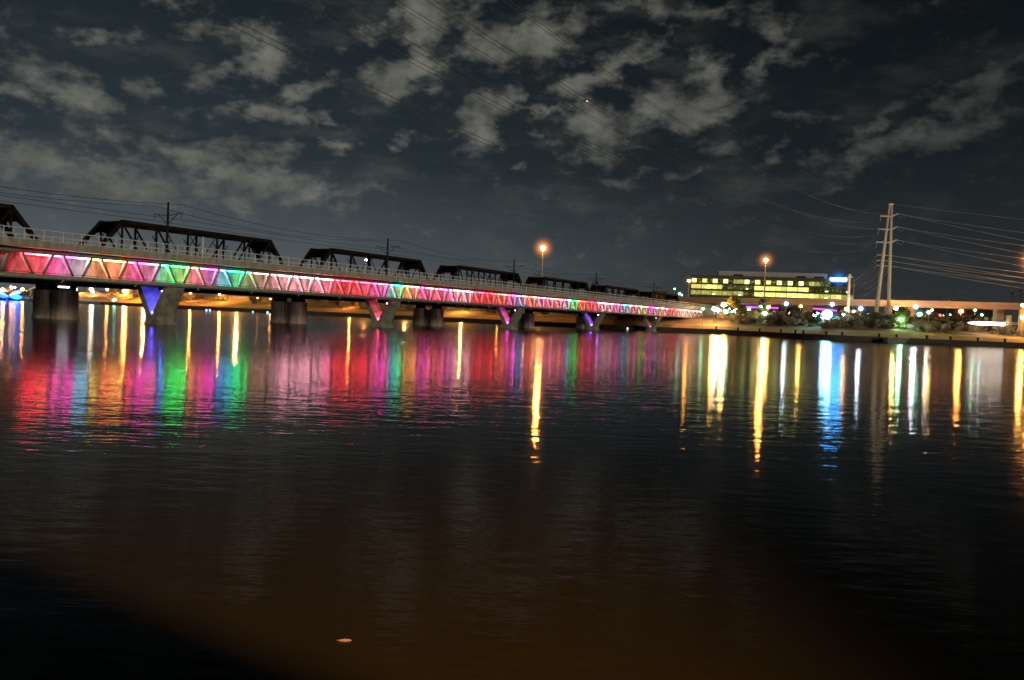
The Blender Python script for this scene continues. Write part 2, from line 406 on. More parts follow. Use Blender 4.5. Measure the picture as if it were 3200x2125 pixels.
# ------------------------------------------------------------------ old railway truss bridge
OT = 20.6
tb = empty('railway_truss_bridge', W(-3, OT, 0), RZ, 'old dark steel railway bridge of black trusses on paired round concrete piers', 'bridge')
ZB, ZT, HW, PL = 6.2, 15.35, 2.75, 46.0/7
SO = 46.3
def truss():
    sp = empty('truss_span'); sp.parent = tb
    X = [.9]+[8.5+i*5.96 for i in range(6)]+[45.7]
    for t in (-HW, HW):
        MB().beam((X[0], t, ZB), (X[1], t, ZT), .5, .62).build('end_post', M['rust'], sp)
        MB().beam((X[7], t, ZB), (X[6], t, ZT), .5, .62).build('end_post', M['rust'], sp)
        MB().beam((X[1]-.2, t, ZT), (X[6]+.2, t, ZT), .5, .56).build('top_chord', M['rust'], sp)
        MB().beam((X[0], t, ZB), (X[7], t, ZB), .5, .7).build('bottom_chord', M['rust'], sp)
        for i in range(1, 7):
            MB().beam((X[i], t, ZB), (X[i], t, ZT), .24 if i in (1, 6) else .28, .24 if i in (1, 6) else .28).build('vertical', M['rust'], sp)
        for i, j in ((1, 2), (2, 3), (6, 5), (5, 4)):
            MB().beam((X[i], t, ZT-.2), (X[j], t, ZB+.2), .2, .26).build('diagonal', M['rust'], sp)
        for i, j in ((3, 4), (4, 3)):
            MB().beam((X[i], t+.06, ZT-.2), (X[j], t+.06, ZB+.2), .1, .12).build('counter_rod', M['rust'], sp)
    for i in range(1, 7):
        MB().beam((X[i], -HW, ZT), (X[i], HW, ZT), .3, .3).build('cross_strut', M['rust'], sp)
        for sg in (-1, 1): MB().beam((X[i], sg*HW, ZT-2.6), (X[i], sg*(HW-1.1), ZT-1.5), .1, .12).build('knee_brace', M['rust'], sp)
    # portal frames in the plane of the end posts
    for a, b in ((0, 1), (7, 6)):
        w = MB()
        def q(t, u): return (X[a]+(X[b]-X[a])*u, t, ZB+(ZT-ZB)*u)
        w.poly([q(-HW, .985), q(HW, .985), q(HW, .8), q(-HW, .8)]); w.poly([q(-HW, .8), q(HW, .8), q(HW, .985), q(-HW, .985)])
        for sg in (-1, 1): w.poly([q(sg*HW, .8), q(sg*(HW-1.5), .8), q(sg*HW, .6)]); w.poly([q(sg*HW, .6), q(sg*(HW-1.5), .8), q(sg*HW, .8)])
        w.build('portal_frame', M['rust'], sp)
    w = MB()
    for i in range(1, 6):
        w.beam((X[i], -HW, ZT), (X[i+1], HW, ZT), .1, .14); w.beam((X[i], HW, ZT), (X[i+1], -HW, ZT), .1, .14)
    w.build('top_bracing', M['rust'], sp)
    w = MB(); w.box(X[0]-.5, X[7]+.5, -HW-.3, -HW+.1, 4.95, 6.5); w.box(X[0]-.5, X[7]+.5, HW-.1, HW+.3, 4.95, 6.5); w.box(X[0]-.5, X[7]+.5, -HW, HW, 5.9, 6.4)
    w.build('floor', M['rust'], sp)
    return sp
sp0 = truss(); sp0.location = (-SO, 0, 0)
for k in range(-2, 6):
    if k == -1: continue
    c = copy_tree(sp0, tb); c.location = (k*SO, 0, 0)
def oldpier(k):
    p = MB()
    for t in (-2.5, 2.5):
        p.tube((k*SO, t, -1.5), (k*SO, t, 4.2), 1.75, 1.7, n=28)
    p.box(k*SO-.5, k*SO+.5, -1.2, 1.2, -1.5, 3.9)
    o = p.build('pier', M['oldc'], tb)
    w = MB()
    for t in (-2.5, 2.5): w.tube((k*SO, t, -.5), (k*SO, t, .45), 1.9, 1.9, n=28)
    w.build('pier_base', M['oldc'], o)
    for t in (-2.5, 2.5): MB().box(k*SO-1.3, k*SO+1.3, t-.6, t+.6, 4.2, 5.0).build('bearing', M['rust'], o)
for k in range(-1, 6): oldpier(k)
# painted letters on the floor girder
def letters(txt, s, t, z, size):
    cu = bpy.data.curves.new('lettering', 'FONT'); cu.body = txt; cu.size = size; cu.space_character = 1.35; cu.offset = .015
    ob = bpy.data.objects.new('lettering', cu); col.objects.link(ob)
    dg = bpy.context.evaluated_depsgraph_get(); me = bpy.data.meshes.new_from_object(ob.evaluated_get(dg))
    bpy.data.objects.remove(ob)
    me.materials.clear(); me.materials.append(M['white'])
    o = bpy.data.objects.new('lettering', me); col.objects.link(o); o.parent = tb
    o.location = (s, t, z); o.rotation_euler = (PI/2, 0, 0); return o
for txt, xx in (('LAME', 1425), ('READ', 1477), ('JOY', 1526)):
    # find s on the near girder face
    best = min((abs(proj(W(-3+q*.25, OT-HW-.32, 5.4))[0]-xx), q*.25) for q in range(0, 800))
    letters(txt, best[1], -HW-.312, 5.2, .75)
# ------------------------------------------------------------------ vegetation
def clump(n, rx, ry, rz, leaf, lobes, z0=0.0):
    w = MB(); L = []
    for _ in range(lobes):
        a = random.random()*2*PI; r = random.random()**.5*.62
        L.append((math.cos(a)*r*rx, math.sin(a)*r*ry, z0+rz*(.3+.5*random.random()), .3+.35*random.random()))
    for i in range(n):
        lx, ly, lz, lr = random.choice(L)
        v = Vector((random.gauss(0, 1), random.gauss(0, 1), random.gauss(0, 1))).normalized()*(.55+.45*random.random())
        c = Vector((lx+v.x*rx*lr, ly+v.y*ry*lr, max(z0*.8+.05, lz+v.z*rz*lr)))
        a = Vector((random.uniform(-1, 1), random.uniform(-1, 1), random.uniform(-1, 1))).normalized(); b = a.orthogonal().normalized()
        s = leaf*(.6+.8*random.random())
        w.poly([c-a*s-b*s*.5, c+a*s-b*s*.5, c+a*s*.7+b*s*.6, c-a*s*.7+b*s*.6])
    return w
protos = []
for i in range(4):
    o = clump(420, 2.0, 1.8, 2.2, .22, 7).build('shrub', M['shrub'] if i % 2 == 0 else M['shrub2'])
    protos.append(o)
used = [False]*4
def shrub(x, D, s, label, group, i=None):
    i = random.randrange(4) if i is None else i
    o = protos[i] if not used[i] else protos[i].copy()
    if used[i]: col.objects.link(o)
    used[i] = True
    o.location = on_ground(x, D) - Vector((0, 0, .15)); o.rotation_euler = (0, 0, random.random()*6.28)
    o.scale = (s, s, s*random.uniform(.7, 1.0)); tag(o, label, 'shrub', group); return o
for i in range(150):
    x = random.uniform(2290, 3230); D = shoreD(azimuth_px(x)) + random.uniform(17, 46)
    shrub(x, D, random.uniform(.8, 1.6), 'rounded desert shrub on the lit bank below the concrete overpass', 'desert shrubs on the right bank')
for i in range(70):
    x = random.uniform(2300, 3230); D = shoreD(azimuth_px(x)) + random.uniform(14, 26)
    if 2985 < x < 3165: D += 8
    shrub(x, D, random.uniform(.45, .9), 'small desert shrub along the waterside walk below the overpass', 'small shrubs along the right walk')
for i in range(90):
    x = random.uniform(330, 1900); D = shoreD(azimuth_px(x)) + random.uniform(17, 50)
    shrub(x, D, random.uniform(.9, 1.9), 'low scrub bush on the orange lit bank behind the bridges', 'scrub bushes on the bank behind the bridges')
for i in range(12):
    x = random.uniform(2235, 2330); D = shoreD(azimuth_px(x)) + random.uniform(17, 40)
    shrub(x, D, random.uniform(.5, .9), 'small pale shrub beside the end of the rainbow lit bridge', 'small shrubs by the bridge end')
def tree(x, D, h, label, m='tree', cr=3.0, group=None, base=None, cat='tree'):
    p = on_ground(x, D) if base is None else base
    o = empty('tree', p, random.random()*6, label, cat, group)
    w = MB(); w.tube((0, 0, -.3), (.2, .1, h*.5), .28, .16, n=7)
    for k in range(5):
        a = k*1.26; w.tube((.2, .1, h*.42), (math.cos(a)*cr*.5, math.sin(a)*cr*.5, h*.75), .12, .05, n=5)
    w.build('trunk', M['trunk'], o)
    clump(900, cr, cr, h*.62, .25, 10, h*.34).build('crown', M[m], o)
    return o
tree(1670, 345, 14.5, 'round tree lit orange, seen through the fourth truss', cr=4.2)
tree(1692, 350, 11, 'smaller orange lit tree just right of the round one in the fourth truss', cr=2.2)
tree(1858, 330, 12.5, 'orange lit tree beside the pole at the end of the fourth truss', cr=2.8)
tree(2815, 262, 6.5, 'tree lit bright green by the lamp among its leaves', cr=3.2)
tree(2385, 300, 7.5, 'green lit tree beside the pair of white lamps right of the bridge end', cr=3.0)
tree(2290, 330, 8, 'orange lit bushy tree under the left part of the overpass', cr=3)
tree(300, 520, 13, 'green lit tree on the left bank behind the tall boom', cr=6)
tree(262, 520, 13, 'dark tree just right of the left paired pier', cr=5, m='shrub2')
for xx, lab in ((2960, 'dark palm top rising just over the overpass, left of the other two'), (3165, 'dark palm with the tallest head over the right part of the overpass'), (3192, 'dark palm near the right picture edge above the overpass')):
    D = 400; yy = {2960: 935, 3165: 913, 3192: 905}[xx]
    pt = P(xx, yy, D); o = empty('palm_tree', (pt.x, pt.y, 8), 0, lab, 'palm tree')
    MB().tube((0, 0, 0), (0, 0, pt.z-8), .3, .2, n=7).build('trunk', M['trunk'], o)
    w = MB()
    for k in range(26):
        a = k*2.4; e = random.uniform(-.9, .9); r = random.uniform(1.6, 2.4)
        d = Vector((math.cos(a)*math.cos(e), math.sin(a)*math.cos(e), math.sin(e))); sd = Vector((-math.sin(a), math.cos(a), 0))*.22
        c = Vector((0, 0, pt.z-8)); mid = c+d*r*.6+Vector((0, 0, .3)); tip = c+d*r-Vector((0, 0, .5))
        w.poly([c-sd*.4, c+sd*.4, mid+sd, mid-sd]); w.poly([mid-sd, mid+sd, tip])
    w.build('crown', M['shrub2'], o)
# ------------------------------------------------------------------ overpass
over = empty('overpass', (0, 0, 0), 0, 'long pale concrete highway overpass crossing behind the right bank', 'overpass')
OV = [(1700, 520), (1950, 455), (2100, 425), (2300, 395), (2500, 372), (2700, 350), (2950, 330), (3200, 318), (3700, 300), (4600, 285)]
opts = [Vector(((azimuth_px(x) if x < 3300 else (x-1600)/F*1.0)*D, D, 0)) for x, D in OV]
def ribbon(off0, off1, z0, z1, name, m):
    w = MB(); nrm = []
    for i in range(len(opts)):
        a = opts[max(0, i-1)]; b = opts[min(len(opts)-1, i+1)]; d = (b-a).normalized(); nrm.append(Vector((-d.y, d.x, 0)))
    for p, n_ in zip(opts, nrm):
        for off, z in ((off0, z0), (off1, z0), (off1, z1), (off0, z1)):
            q = p+n_*off; w.v.append((q.x, q.y, z))
    for i in range(len(opts)-1):
        for j in range(4): b = i*4; w.face([b+j, b+4+j, b+4+(j+1) % 4, b+(j+1) % 4])
    w.face([0, 1, 2, 3]); e = (len(opts)-1)*4; w.face([e+3, e+2, e+1, e])
    return w.build(name, m, over)
ribbon(0, 12, 14.2, 15.6, 'girder', M['over'])
ribbon(-.6, 12.6, 15.61, 15.9, 'deck', M['over'])
ribbon(-.62, -.3, 15.91, 16.9, 'parapet', M['over'])
ribbon(12.3, 12.62, 15.91, 16.9, 'parapet', M['over'])
for x, D, wd in ((2060, 434, 2), (2250, 404, 1.6), (2522, 372, 2.2), (2842, 341, 1.4), (2775, 347, 1.2), (3120, 323, 1.6)):
    p = on_ground(x, D+5)
    MB().box(-wd, wd, -1.2, 1.2, 0, 14.18-p.z+.01).build('column', M['over'], over).location = p
# car on it
def car(p, rz, label, colm='car'):
    o = empty('car', p, rz, label, 'car')
    w = MB(); w.hexa([(-2.2, -.85, .35), (2.2, -.85, .35), (2.2, .85, .35), (-2.2, .85, .35), (-2.15, -.82, .95), (2.1, -.82, .85), (2.1, .82, .85), (-2.15, .82, .95)]).build('body', M[colm], o)
    MB().hexa([(-1.7, -.8, .96), (1.1, -.8, .9), (1.1, .8, .9), (-1.7, .8, .96), (-1.1, -.65, 1.45), (.4, -.65, 1.45), (.4, .65, 1.45), (-1.1, .65, 1.45)]).build('cabin', M['glass'], o)
    for sx in (-1.35, 1.35):
        for sy in (-.86, .86): MB().tube((sx, sy-.1, .33), (sx, sy+.1, .33), .33, n=12).build('wheel', M['tyre'], o)
    for sy in (-.6, .6): MB().ball((2.2, sy, .68), .09, 6, 4).build('headlight', emat((1, .85, .6), 30), o)
    return o
pc_ = P(2993, 944, 339); pc_.z = 16.15
car(pc_, PI-.1, 'small car driving on top of the overpass near the right')
# ------------------------------------------------------------------ office building
def hz(x): return 988.4+.042*(x-1600)
bl, br = P(2157, 940, 525), P(2664, 950, 505)
bl.z = br.z = 8
L_ = (br-bl); blen = L_.length; brz = math.atan2(L_.y, L_.x)
bld = empty('office_building', bl, brz, 'wide office block with three rows of glowing yellow windows behind the overpass', 'building')
MB().box(0, blen, .3, 32, -.5, 26.6).build('wall', M['bfac'], bld)
rows = [(14.6, 17.3), (18.6, 21.2), (22.4, 25.0)]
w = MB()
for z0, z1 in rows:
    w.box(-.3, blen+.3, -.35, .28, z1+.03, z1+1.2)
w.box(-.3, blen+.3, -.35, .28, 12.5, 14.5); w.box(-.3, blen+.3, -.38, .27, 26.25, 27.4)
w.build('spandrel', M['bfac'], bld)
w = MB(); w.box(17.5, 85, 6, 26, 26.62, 30.8); pent = w.build('penthouse', M['bbox'], bld)
for a in (27, 66, 77): MB().box(a, a+6, 5.9, 5.98, 26.7, 28.8).build('louvre', M['dark'], pent)
def winmat(c, s, seed, mode):
    m, nt, N, L = newmat('lit_window')
    o = N.new('ShaderNodeOutputMaterial'); e = N.new('ShaderNodeEmission'); tc = N.new('ShaderNodeTexCoord')
    n = N.new('ShaderNodeTexNoise'); n.inputs['Scale'].default_value = .9; n.inputs['Detail'].default_value = 4
    mp = N.new('ShaderNodeMapping'); mp.inputs['Location'].default_value = (seed*7.3, 0, 0); L.new(tc.outputs['Object'], mp.inputs[0]); L.new(mp.outputs[0], n.inputs['Vector'])
    r = N.new('ShaderNodeValToRGB')
    lo, hi, k = {0: (.45, .6, .55), 1: (.5, .66, .12), 2: (.3, .6, .75)}[mode]
    r.color_ramp.elements[0].position = lo; r.color_ramp.elements[1].position = hi
    r.color_ramp.elements[0].color = tuple(v*k for v in c)+(1,); r.color_ramp.elements[1].color = (*c, 1)
    L.new(n.outputs['Fac'], r.inputs[0]); L.new(r.outputs[0], e.inputs[0]); e.inputs[1].default_value = s
    L.new(e.outputs[0], o.inputs[0]); m.cycles.emission_sampling = 'NONE'; return m
YG = (.78, .8, .19)
def winset(c, strengths, mode, seed): return [winmat(tuple(v*random.uniform(.9, 1.1) for v in c), q, seed+i, mode) for i, q in enumerate(strengths)]
WB = winset(YG, (2.1, 1.5, 1.15, 1.8), 2, 1); WM = winset(YG, (1.0, .65, .8), 0, 11); WD = winset(YG, (.5, .35, .22), 1, 21); WX = winset((.35, .33, .2), (.4, .2), 1, 31); WC = winset((.9, .92, .3), (2.2, 1.4), 2, 41)
nb = 15; bw = blen/nb
pat = {2: 'ccccMccCcCMXXxx', 1: 'BBMDDDBBBBDDXxx', 0: 'MMMMBMBBBBBBMBM'}
pat[1] = 'BBBDDDBBBBBDDDX'; pat[0] = 'MMMMMDBBBBBBMBM'; pat[2] = 'ccccdccccccdDXX'
for r_, (z0, z1) in enumerate(rows):
    for b in range(nb):
        ch = pat[r_][b]; a0, a1 = b*bw+.15, (b+1)*bw-.15; rc = random.choice
        w = MB()
        if ch in 'c':
            w.use(rc(WC)).box(a0+.3, a0+(a1-a0)*.5, -.06, .1, z0, z1); w.use(rc(WD)).box(a0+(a1-a0)*.5+.1, a1, -.06, .1, z0, z1)
        else:
            mm = {'B': WB, 'M': WM, 'D': WD, 'X': WX, 'x': WX, 'C': WC, 'd': WM}[ch]
            w.use(rc(mm)).box(a0, (a0+a1)/2-.06, -.06, .1, z0, z1); w.use(rc(mm)).box((a0+a1)/2+.06, a1, -.06, .1, z0, z1)
        w.build('window', None, bld)
        if random.random() < .4 and r_ < 2:
            w2 = MB(); x0 = random.uniform(a0, a1-2.5); w2.box(x0, x0+random.uniform(1, 2.4), -.08, .0, z0+.3, z0+.9)
            w2.build('office_light', emat((.8, 1, .45), 3, False), bld)
MB().box(blen-.1, blen+.5, -.4, 20, -.5, 27.5).build('end_wall', M['bbox'], bld)
# glowing blue sign on the roof edge: row of rounded bright characters too blown out to read
sg = empty('roof_sign', bl+L_*(2592-2157)/507+Vector((0, 0, 25.7)), brz, 'glowing blue white sign on the right roof edge of the office block', 'sign')
w = MB()
for k in range(7): w.ball((.9+k*1.35, -.9, 1.3), .95, 10, 6, 1.15)
w.build('glowing_lettering', emat((.06, .4, 1), 60), sg, True)
MB().box(-.2, 10.2, -.5, -.35, .1, 2.7).build('backing', emat((.0, .12, .9), .8, False), sg)
# tan lit low block left of the building and dark blocks under the overpass
def block(x0, x1, y0, y1, D, m, label, name='building', lights=None):
    a = P(x0, y1, D); b = P(x1, y1, D); z1 = P((x0+x1)/2, y0, D).z; zb = min(a.z, 8.0)
    o = empty(name, (a.x, a.y, 7.5), 0, label, 'building')
    wd = b.x-a.x; h = z1-7.5
    MB().box(0, wd, 0, 10, 0, h).build('wall', m, o)
    MB().box(-.2, wd+.2, -.2, 10.2, h+.01, h+.35).build('roof', M['dark'], o)
    n = max(2, int(wd/4))
    for k in range(n): MB().box(wd*(k+.25)/n, wd*(k+.75)/n, -.04, .05, h*.35, h*.6).build('window', lights or M['glass'], o)
    return o
block(2048, 2084, 912, 926, 560, mat('tan_plaster', (.6, .35, .13), .9, .2, .2), 'small tan lit block left of the office building', lights=emat((1, .6, .2), .5, False))
block(2250, 2440, 962, 990, 480, M['dark'], 'dark low block under the left overpass span with a purple strip', lights=emat((.5, 1, .7), .6, False))
block(2470, 2640, 965, 990, 470, M['dark'], 'dark low block under the middle overpass span behind the dazzling lamp', lights=emat((.3, .7, 1), .4, False))
block(2650, 2682, 968, 985, 400, mat('tan_stucco', (.75, .42, .2), .9, .2, .2), 'small orange lit building between two lamps right of the dazzling lamp')
block(2790, 3140, 963, 990, 455, M['dark'], 'dark low block under the right overpass spans with dim amber windows', lights=emat((1, .55, .1), .35, False))
def bar(name, x0, y0, x1, y1, D, r, c, s, label, cat, sample=True):
    a, b = P(x0, y0, D), P(x1, y1, D)
    o = empty(name, a, 0, label, cat)
    MB().tube((0, 0, 0), (b-a)*.25, r*.3 if name == 'headlight_trail' else r, r, n=8).tube((b-a)*.25, b-a, r, n=8).build('tube', emat(c, s, sample), o)
    w = MB(); w.box(-.15, .15, -.1, .1, -.25, 0); q = b-a; w.box(q.x-.15, q.x+.15, -.1, .1, q.z-.25, q.z)
    w.build('bracket', M['dark'], o); return o
bar('neon_strip', 2332, 959, 2432, 963, 470, .55, (.7, .08, .75), 1.6, 'long purple neon strip under the left overpass span', 'neon light')
bar('neon_strip', 2530, 963, 2615, 971, 460, .55, (.8, .08, .7), 1.6, 'shorter purple neon strip above the dazzling white lamp', 'neon light')
bar('headlight_trail', 3026, 1009, 3138, 1013, 256, .55, (1, .86, .72), 11, 'long glaring white headlight trail on the bank beside the pale stone pillar', 'light')  # glowing tube modelled in place of a car headlight trail
# ------------------------------------------------------------------ lamps
def halo(parent, R, c, s):  # emissive volume ball that imitates lens bloom around a light
    m, nt, N, L = newmat('lamp_bloom')
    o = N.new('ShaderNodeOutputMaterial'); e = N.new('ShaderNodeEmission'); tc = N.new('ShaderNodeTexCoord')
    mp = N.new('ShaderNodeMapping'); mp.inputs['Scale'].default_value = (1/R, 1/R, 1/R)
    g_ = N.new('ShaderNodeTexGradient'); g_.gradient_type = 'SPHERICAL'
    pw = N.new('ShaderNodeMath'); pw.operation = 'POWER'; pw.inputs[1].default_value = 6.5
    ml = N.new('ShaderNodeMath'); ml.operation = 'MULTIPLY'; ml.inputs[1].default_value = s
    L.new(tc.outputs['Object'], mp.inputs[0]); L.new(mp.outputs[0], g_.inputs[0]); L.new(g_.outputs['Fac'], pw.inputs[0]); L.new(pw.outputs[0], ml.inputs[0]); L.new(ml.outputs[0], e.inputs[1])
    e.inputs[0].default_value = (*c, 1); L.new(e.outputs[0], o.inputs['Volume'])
    ob = MB().ball((0, 0, 0), R, 20, 12).build('painted_bloom', m, parent)
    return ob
OC = (1, .40, .07); YC = (1, .52, .11); WC_ = (.6, .82, 1); GC = (.42, 1, .62); BC = (.25, .65, 1)
def lamp(x, y, D, c, r, s, label, arm=False, pr=.12, group=None, hz_=None, cat='street lamp', name='street_lamp', base=None):
    p = P(x, y, D); g0 = on_ground(x, D) if base is None else Vector((p.x, p.y, base))
    g0 = Vector((p.x, p.y, min(g0.z if base is None else base, p.z-1.5)))
    o = empty(name, g0, 0, label, cat, group)
    h = p.z-g0.z
    MB().tube((0, 0, -.2), (0, 0, h-r*.6), pr, pr*.6, n=8).build('pole', M['lpole'], o)
    w = MB(); w.ball((0, 0, h), r, 10, 6, .8)  # head enlarged to take in the lamp's bloom
    w.build('lamp_head', emat(c, s), o, True)
    MB().tube((0, 0, h+r*.78), (0, 0, h+r*.78+.12), r*.7, r*.3, n=8).build('cap', M['dark'], o)
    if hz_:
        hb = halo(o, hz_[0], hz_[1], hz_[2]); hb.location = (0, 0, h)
    return o
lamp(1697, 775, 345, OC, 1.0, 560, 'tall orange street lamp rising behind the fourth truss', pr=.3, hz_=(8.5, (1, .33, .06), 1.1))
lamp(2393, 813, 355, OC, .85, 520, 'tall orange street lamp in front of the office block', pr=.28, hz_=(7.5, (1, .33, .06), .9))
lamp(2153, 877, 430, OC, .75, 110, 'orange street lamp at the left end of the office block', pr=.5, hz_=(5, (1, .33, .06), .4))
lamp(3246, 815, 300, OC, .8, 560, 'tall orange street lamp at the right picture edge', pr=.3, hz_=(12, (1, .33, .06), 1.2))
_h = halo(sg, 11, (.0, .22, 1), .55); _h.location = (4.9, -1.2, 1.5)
LAMPS = [
 (2262, 952, 330, YC, .75, 120, 'big yellow lamp at the left corner under the overpass', (3.5, (1, .45, .1), .5)),
 (2232, 965, 290, YC, .55, 120, 'yellow lamp of the bright pair at the bridge end', (2.5, (1, .45, .1), .5)),
 (2243, 969, 289, WC_, .55, 100, 'white lamp of the bright pair at the bridge end', None),
 (2269, 974, 345, GC, .6, 60, 'greenish white lamp just below the big yellow lamp under the overpass', None),
 (2279, 965, 380, GC, .28, 60, 'tiny green white lamp right of the big yellow lamp', None),
 (2341, 968, 340, GC, .6, 70, 'white green lamp below the left end of the purple strip', None),
 (2380, 957, 300, GC, .5, 70, 'green white lamp topping the pair in front of the purple strip', None),
 (2401, 960, 300, YC, .5, 80, 'yellow lamp right of the green white pair in front of the purple strip', None),
 (2390, 979, 290, GC, .5, 80, 'lower green white lamp over the green lit tree', (4, (.15, 1, .3), .8)),
 (2457, 949, 340, WC_, .5, 100, 'blue white lamp against the overpass, left of the wide column', None),
 (2502, 957, 345, YC, .5, 80, 'yellow lamp shining on the wide overpass column', None),
 (2585, 982, 262, (.3, .72, 1), 1.6, 40, 'dazzling blue white lamp, the biggest glare on the right bank', (6, (.05, .4, 1), .8)),
 (2601, 951, 340, WC_, .5, 90, 'blue white lamp against the overpass above the dazzling lamp', None),
 (2635, 984, 272, WC_, .5, 80, 'blue white lamp on a short post right of the dazzling lamp', None),
 (2644, 965, 345, OC, .5, 60, 'orange lamp above the small orange lit building', None),
 (2690, 964, 340, WC_, .55, 90, 'blue white lamp left of the transmission tower', None),
 (2668, 973, 370, GC, .35, 50, 'small white lamp right of the small orange lit building', None),
 (2800, 963, 335, YC, .6, 90, 'yellow lamp right of the transmission tower legs', (3, (1, .45, .1), .4)),
 (2862, 959, 325, (.85, .85, 1), .65, 130, 'white lamp making a bright patch on the overpass side', None),
 (2755, 989, 330, YC, .3, 25, 'small yellow lamp between the transmission tower legs', None),
 (2785, 989, 331, YC, .3, 25, 'small yellow lamp just right of the transmission tower legs', None),
 (2816, 999, 258, GC, .6, 100, 'green white lamp shining inside the green tree', (4.6, (.25, 1, .06), 1.0)),
 (2902, 976, 255, (1, .85, .7), .42, 60, 'pale lamp on a tall thin post standing at the waterside walk', None),
 (2853, 980, 350, YC, .45, 40, 'yellow lamp beside the red lit patch under the overpass', None),
 (2874, 982, 350, (.3, 1, .7), .65, 50, 'green white lamp right of the red lit patch', None),
 (2913, 969, 345, YC, .35, 60, 'small yellow lamp right above the pale waterside lamp', None),
 (3003, 973, 318, OC, .55, 90, 'orange lamp shining up on the right part of the overpass', None),
 (3047, 970, 318, GC, .3, 60, 'small green lamp right of the orange one under the overpass', None),
 (3068, 984, 330, (.3, .9, .9), .3, 50, 'small cyan lamp above the glaring headlight trail', None),
 (3131, 1022, 262, (.9, .95, 1), .5, 110, 'white lamp low on the bank at the right end of the headlight trail', None),
 (2108, 903, 470, GC, .35, 12, 'green white lamp, upper left of the three left of the office block', None),
 (2124, 918, 470, GC, .5, 12, 'green white lamp, middle and biggest of the three left of the office block', None),
 (2131, 922, 475, GC, .3, 12, 'green white lamp, lowest of the three left of the office block', None),
 (2197, 965, 282, (.2, 1, .6), .3, 25, 'small green lamp on the end of the rainbow lit bridge', None),
 # left bank
 (9, 905, 500, OC, .75, 60, 'orange lamp nearest the left picture edge', (2.5, (1, .33, .06), .4)),
 (23, 906, 520, (1, .6, .5), .75, 20, 'pinkish lamp second from the left picture edge', None),
 (36, 904, 510, OC, .7, 40, 'orange lamp in the middle of the cluster above the blue canopy', None),
 (35, 897, 540, OC, .5, 25, 'small orange lamp topmost in the cluster above the blue canopy', None),
 (46, 898, 540, OC, .45, 25, 'small orange lamp right of the topmost one above the blue canopy', None),
 (70, 904, 500, OC, .8, 70, 'bright orange lamp at the right tip of the blue canopy', (2.5, (1, .33, .06), .4)),
 (83, 908, 520, OC, .6, 25, 'dull orange lamp just right of the blue canopy', None),
 (88, 938, 468, (.45, 1, .8), .8, 90, 'green white lamp low at the water beside the blue canopy', None),
 (237, 905, 490, OC, .75, 160, 'orange lamp at the right edge of the left paired pier', (2.5, (1, .33, .06), .4)),
 (234, 897, 500, BC, .45, 60, 'blue white lamp just above the orange one by the left paired pier', None),
 (285, 904, 485, (1, .75, .4), .7, 90, 'bright pale orange lamp at the foot of the boom behind the blue containers', None),
 (290, 911, 480, WC_, .5, 90, 'white lamp touching the pale orange one behind the blue containers', None),
 (335, 905, 480, OC, .55, 110, 'orange lamp on a thin post above the boom', None),
 (389, 910, 470, OC, .65, 140, 'orange lamp left of the blue lit pier, upper of two', None),
 (393, 917, 455, OC, .5, 60, 'orange lamp left of the blue lit pier, lower of two', None),
 (358, 938, 452, (.2, 1, .6), .7, 35, 'green white lamp at the water below the boom', None),
 (451, 884, 440, YC, .8, 330, 'yellow lamp hidden behind the left arm of the blue lit pier', None),
 (595, 914, 412, OC, .5, 110, 'orange lamp with a thin post just right of the blue lit pier', None),
 (687, 919, 404, OC, .5, 120, 'orange lamp on a thin post right of the first container span', None),
 (742, 868, 420, YC, .8, 260, 'tall yellow lamp hidden behind the truss deck left of the second paired pier', None),
 (805, 931, 395, OC, .3, 12, 'faint orange lamp close left of the second paired pier', None),
 (845, 934, 392, OC, .4, 50, 'orange lamp at the left edge of the second paired pier', None),
 (1094, 936, 372, OC, .4, 70, 'orange lamp midway between the second paired pier and the pink lit pier', None),
 (1144, 812, 410, OC, .55, 210, 'orange lamp shining through the second truss', None),
 (1270, 872, 370, YC, .6, 220, 'yellow lamp hidden behind the bridge deck right of the pink lit pier', None),
 (1442, 950, 342, YC, .5, 210, 'yellow lamp midway between the third paired pier and the magenta lit pier', None),
 (1555, 952, 330, OC, .3, 25, 'dim orange lamp just left of the magenta lit pier', None),
 (1640, 962, 326, OC, .3, 40, 'orange lamp behind the fourth paired pier', None),
 (2004, 955, 330, OC, .3, 20, 'tall thin orange lit mast beyond the far end of the trusses', None),
]
for x, y, D, c, r, s, lab, h_ in LAMPS:
    k_ = (.8, 7) if 420 < x < 1660 else (1.15, 4.6 if c[2] < .3 and c[0] > .9 else 1.5)
    k_ = (k_[0]*random.uniform(.8, 1.2), k_[1]*random.uniform(.7, 1.3))
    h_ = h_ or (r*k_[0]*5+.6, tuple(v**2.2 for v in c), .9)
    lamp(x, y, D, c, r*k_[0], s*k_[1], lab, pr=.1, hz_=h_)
for i in range(26):
    x = random.choice([random.uniform(2285, 2330), random.uniform(2440, 2500), random.uniform(2535, 2570), random.uniform(2850, 3120)]); y = hz(x)-random.uniform(33, 52)
    c = random.choice([GC, YC, WC_, (1, .5, .3), YC, (.5, 1, .4)])
    lamp(x, y, random.uniform(390, 440), c, random.uniform(.3, .65), random.uniform(30, 90), 'tiny distant lamp glimmering in the dark gap under the overpass', pr=.08, group='tiny distant lamps under the overpass')
